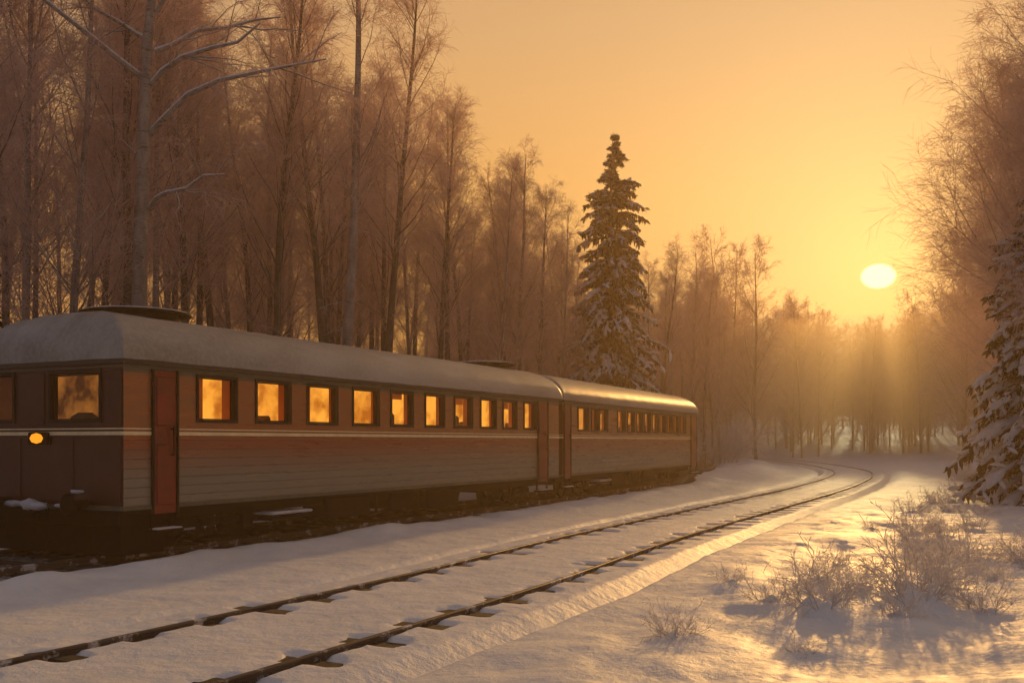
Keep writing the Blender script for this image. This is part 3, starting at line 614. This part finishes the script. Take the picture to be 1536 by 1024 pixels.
def shrub(seed,n=16,a=6,b_=6,sp=.55,frost=.0045,cap=True):
    rg=np.random.default_rng(seed)
    az=rg.uniform(0,6.28,n);el=rg.uniform(.2,sp*1.7,n);d=np.stack([np.cos(az)*el,np.sin(az)*el,np.ones(n)],-1)
    L=rg.uniform(.3,1.05,n);st=np.stack([np.cos(az)*.3*rg.random(n),np.sin(az)*.3*rg.random(n),np.full(n,-.03)],-1)
    P=grow(st,d,L,6,.4,.16,rg);ps=[tubes(P,rad(np.full(n,.0065),.003,n,6),4,rg)]
    s,dd,t=kids(P,a,.2,1,.6,rg,.1);l=rg.uniform(.12,.4,len(t));P2=grow(s,dd,l,5,.3,.18,rg);ps.append(tubes(P2,rad(np.full(len(l),frost),.0025,len(l),5),3,rg))
    s,dd,t=kids(P2,b_,.1,1,.7,rg,0);l=rg.uniform(.04,.15,len(t));P3=grow(s,dd,l,3,.2,.15,rg);ps.append(tubes(P3,rad(np.full(len(l),frost*.8),.002,len(l),3),2,rg))
    me=fast_mesh('stems',*cat(ps),False,[M_FROST])
    m=28;k=10;th=np.linspace(0,2*np.pi,m,endpoint=False);rr=np.linspace(0.02,1,k);TH,RR=np.meshgrid(th,rr)
    rad_=.48*(1+.3*np.sin(TH*2+seed)+.2*np.sin(TH*5+seed*2));x=np.cos(TH)*RR*rad_;y=np.sin(TH)*RR*rad_;z=.17*np.cos(RR*np.pi/2)*(1+.45*vn(x*7+seed,y*7))+.03*vn(x*16,y*16+seed)*(1-RR)-.13*RR**2
    i_=np.arange(k*m).reshape(k,m);nx=np.roll(i_,-1,1);Q=np.stack([i_[:-1],i_[1:],nx[1:],nx[:-1]],-1).reshape(-1,4)
    return me,fast_mesh('snow_cap',np.stack([x,y,z],-1).reshape(-1,3),Q,True,[M_SNOW])
sv=[shrub(40+i,n=18+3*i,a=6,b_=6,frost=.005,sp=.7) for i in range(5)]
for i,(x,y,h,r) in enumerate(shr):
    a,b_=sv[i%5];place('shrub',None,None,x,y,max(h,.25)*1.1,'frosted leafless shrub poking through deep snow','shrub','frosted shrubs in the snow field',extra=[('stems',a),('snow_cap',b_)])
und=[shrub(80+i,n=18,a=8,b_=6,sp=.4,frost=.0028)[0] for i in range(3)]
c=0
while c<80:
    k=rng.integers(30,299);tg=ET[min(k+1,299)]-ET[k];tg/=np.linalg.norm(tg)
    p=ET[k]+np.array([-tg[1],tg[0]])*(rng.uniform(-.6,7));
    if p[1]<14: continue
    px=768+1493*p[0]/p[1]
    if px<-100 or px>1300: continue
    place('sapling',None,None,p[0],p[1],rng.uniform(2.6,5.0),'thin frosted sapling thicket under the bare trees','sapling','saplings under the bare trees',extra=[('stems',und[c%3])]);c+=1
low=[birch(720+i,17,.14,.24,34,.08,ns=(5,4,4),w=.012,stub=4) for i in range(3)]
Vs=[];Qs=[];Ms=[];n=0
def addm(p,s):
    global n
    (tv,tq),(cv,cq),_=low[rng.integers(3)];a=rng.uniform(0,6.28);R=np.array([[math.cos(a),-math.sin(a),0],[math.sin(a),math.cos(a),0],[0,0,1]])
    z=float(G(np.array([p[0]]),np.array([p[1]]))[0])
    for v,q,m in((tv,tq,0),(cv,cq,1)):
        Vs.append((v@R.T)*s+np.array([p[0],p[1],z]));Qs.append(q+n);Ms.append(np.full(len(q),m));n+=len(v)
for i in range(84):
    k=int(8+i*2.9)+rng.integers(0,3);tg=ET[k+1]-ET[k];tg/=np.linalg.norm(tg);p=ET[k]+np.array([-tg[1],tg[0]])*rng.uniform(11,28)
    addm(p,rng.uniform(.85,1.05))
for i in range(64):
    px=1020+i*10+rng.uniform(-6,6);y=rng.uniform(165,205);addm(np.array([(px-768)/1493*y,y]),rng.uniform(.9,1.2)*(.88+.2*min(1,abs(px-1310)/200)))
mkobj('distant_wood',fast_mesh('distant_wood',np.concatenate(Vs),np.concatenate(Qs),False,[M_BARK,M_TWIG],np.concatenate(Ms)),kind='stuff',label='far-off leafless wood dissolving in golden mist',category='wood')
# ------------------------------------------------------------ mist volumes
def mist(name,dens,col,an):
    m=bpy.data.materials.new(name);m.use_nodes=True;nt=m.node_tree;nt.nodes.clear()
    o=N(nt,'ShaderNodeOutputMaterial');v=N(nt,'ShaderNodeVolumeScatter');v.inputs['Color'].default_value=(*col,1);v.inputs['Density'].default_value=dens;v.inputs['Anisotropy'].default_value=an;nt.links.new(v.outputs[0],o.inputs['Volume']);return m
mb=MB();mb.box((-160,-30,-4),(190,215,24));mkobj('mist',mb.mesh('mist',[mist('mist',.0032,(1,.76,.50),.42)]),kind='structure',label='thin golden evening mist')
u=np.linspace(0,np.pi,25)[:,None];v=np.linspace(0,2*np.pi,40,endpoint=False)[None]
V=np.stack([np.sin(u)*np.cos(v)*64+44,np.sin(u)*np.sin(v)*54+110,np.cos(u)*16+0*v-1],-1);i_=np.arange(25*40).reshape(25,40);nx=np.roll(i_,-1,1)
mkobj('mist_bank',fast_mesh('mist_bank',V.reshape(-1,3),np.stack([i_[:-1],i_[1:],nx[1:],nx[:-1]],-1).reshape(-1,4),False,[mist('mist_bank',.017,(1,.74,.38),.45)]),kind='structure',label='bank of glowing ground mist over the curve')
# ------------------------------------------------------------ world & sun
w=bpy.data.worlds.new('World');bpy.context.scene.world=w;w.use_nodes=True;nt=w.node_tree;nt.nodes.clear()
el=math.radians(8.85)
S=Vector((math.sin(SUN_AZ)*math.cos(el),math.cos(SUN_AZ)*math.cos(el),math.sin(el)))
SR=Vector((math.cos(SUN_AZ),-math.sin(SUN_AZ),0));SU=SR.cross(S)
out=N(nt,'ShaderNodeOutputWorld');sky=N(nt,'ShaderNodeTexSky');sky.sky_type='NISHITA';sky.sun_disc=False;sky.sun_elevation=SUN_EL;sky.sun_rotation=SUN_AZ;sky.dust_density=4
bg=N(nt,'ShaderNodeBackground');bg.inputs[1].default_value=.006;nt.links.new(sky.outputs[0],bg.inputs[0])
tc=N(nt,'ShaderNodeTexCoord');sp=N(nt,'ShaderNodeSeparateXYZ');nt.links.new(tc.outputs['Generated'],sp.inputs[0])
base=ramp(nt,sp.outputs[2],[(0,(.95,.28,.018)),(.10,(1.0,.37,.030)),(.24,(.96,.44,.085)),(.38,(.76,.42,.16)),(1,(.24,.21,.20))])
def dotn(vec):
    dt=N(nt,'ShaderNodeVectorMath',operation='DOT_PRODUCT');dt.inputs[1].default_value=vec;nt.links.new(tc.outputs['Generated'],dt.inputs[0]);return dt.outputs['Value']
dv=dotn(S)
f=N(nt,'ShaderNodeMapRange');f.inputs[1].default_value=-.1;f.inputs[2].default_value=.9;nt.links.new(dv,f.inputs[0])
cool=mixc(nt,f.outputs[0],(.185,.180,.205),base)
def powr(e,k,col):
    a=N(nt,'ShaderNodeMath',operation='MAXIMUM');a.inputs[1].default_value=0;nt.links.new(dv,a.inputs[0])
    p=N(nt,'ShaderNodeMath',operation='POWER');p.inputs[1].default_value=e;nt.links.new(a.outputs[0],p.inputs[0])
    q=N(nt,'ShaderNodeMath',operation='MULTIPLY');q.inputs[1].default_value=k;nt.links.new(p.outputs[0],q.inputs[0])
    vm=N(nt,'ShaderNodeVectorMath',operation='SCALE');vm.inputs[0].default_value=col;nt.links.new(q.outputs[0],vm.inputs['Scale']);return vm.outputs[0]
def addv(a,b):
    vm=N(nt,'ShaderNodeVectorMath',operation='ADD');nt.links.new(a,vm.inputs[0]);nt.links.new(b,vm.inputs[1]);return vm.outputs[0]
g=addv(powr(35,.16,(1,.52,.04)),powr(450,.28,(1,.66,.09)))
def mth(op,a,b):
    m=N(nt,'ShaderNodeMath',operation=op)
    for i,x in enumerate((a,b)):
        if isinstance(x,(int,float)): m.inputs[i].default_value=x
        else: nt.links.new(x,m.inputs[i])
    return m.outputs[0]
ea=mth('MULTIPLY',dotn(SR),1/math.sin(math.radians(.88)));eb=mth('MULTIPLY',dotn(SU),1/math.sin(math.radians(.64)))
r2=mth('ADD',mth('MULTIPLY',ea,ea),mth('MULTIPLY',eb,eb));front=mth('GREATER_THAN',dv,.5)
disc=N(nt,'ShaderNodeMapRange');disc.inputs[1].default_value=1.15;disc.inputs[2].default_value=.8;disc.inputs[3].default_value=0;disc.inputs[4].default_value=1.7;nt.links.new(r2,disc.inputs[0])
dvv=N(nt,'ShaderNodeVectorMath',operation='SCALE');dvv.inputs[0].default_value=(1,.88,.42);nt.links.new(mth('MULTIPLY',disc.outputs[0],front),dvv.inputs['Scale'])
tot=addv(addv(cool,g),dvv.outputs[0])
bg2=N(nt,'ShaderNodeBackground');bg2.inputs[1].default_value=.84;nt.links.new(tot,bg2.inputs[0])
ad=N(nt,'ShaderNodeAddShader');nt.links.new(bg.outputs[0],ad.inputs[0]);nt.links.new(bg2.outputs[0],ad.inputs[1]);nt.links.new(ad.outputs[0],out.inputs[0])
sl=bpy.data.lights.new('sun','SUN');sl.energy=3.7;sl.angle=math.radians(1.2);sl.color=(1,.47,.12)
so=bpy.data.objects.new('sun',sl);C.objects.link(so)
Sd=Vector((math.sin(SUN_AZ)*math.cos(SUN_EL),math.cos(SUN_AZ)*math.cos(SUN_EL),math.sin(SUN_EL)));so.rotation_euler=Sd.to_track_quat('Z','Y').to_euler();so.location=(30,80,30)
cam=bpy.data.cameras.new('camera');co=bpy.data.objects.new('camera',cam);C.objects.link(co);co.location=(0,0,2);co.rotation_euler=(math.radians(90),0,0)
cam.lens=35;cam.sensor_width=36;cam.shift_y=150/1536;cam.clip_end=2000;bpy.context.scene.camera=co
sc=bpy.context.scene;sc.view_settings.view_transform='Standard';sc.view_settings.look='None';sc.view_settings.exposure=0
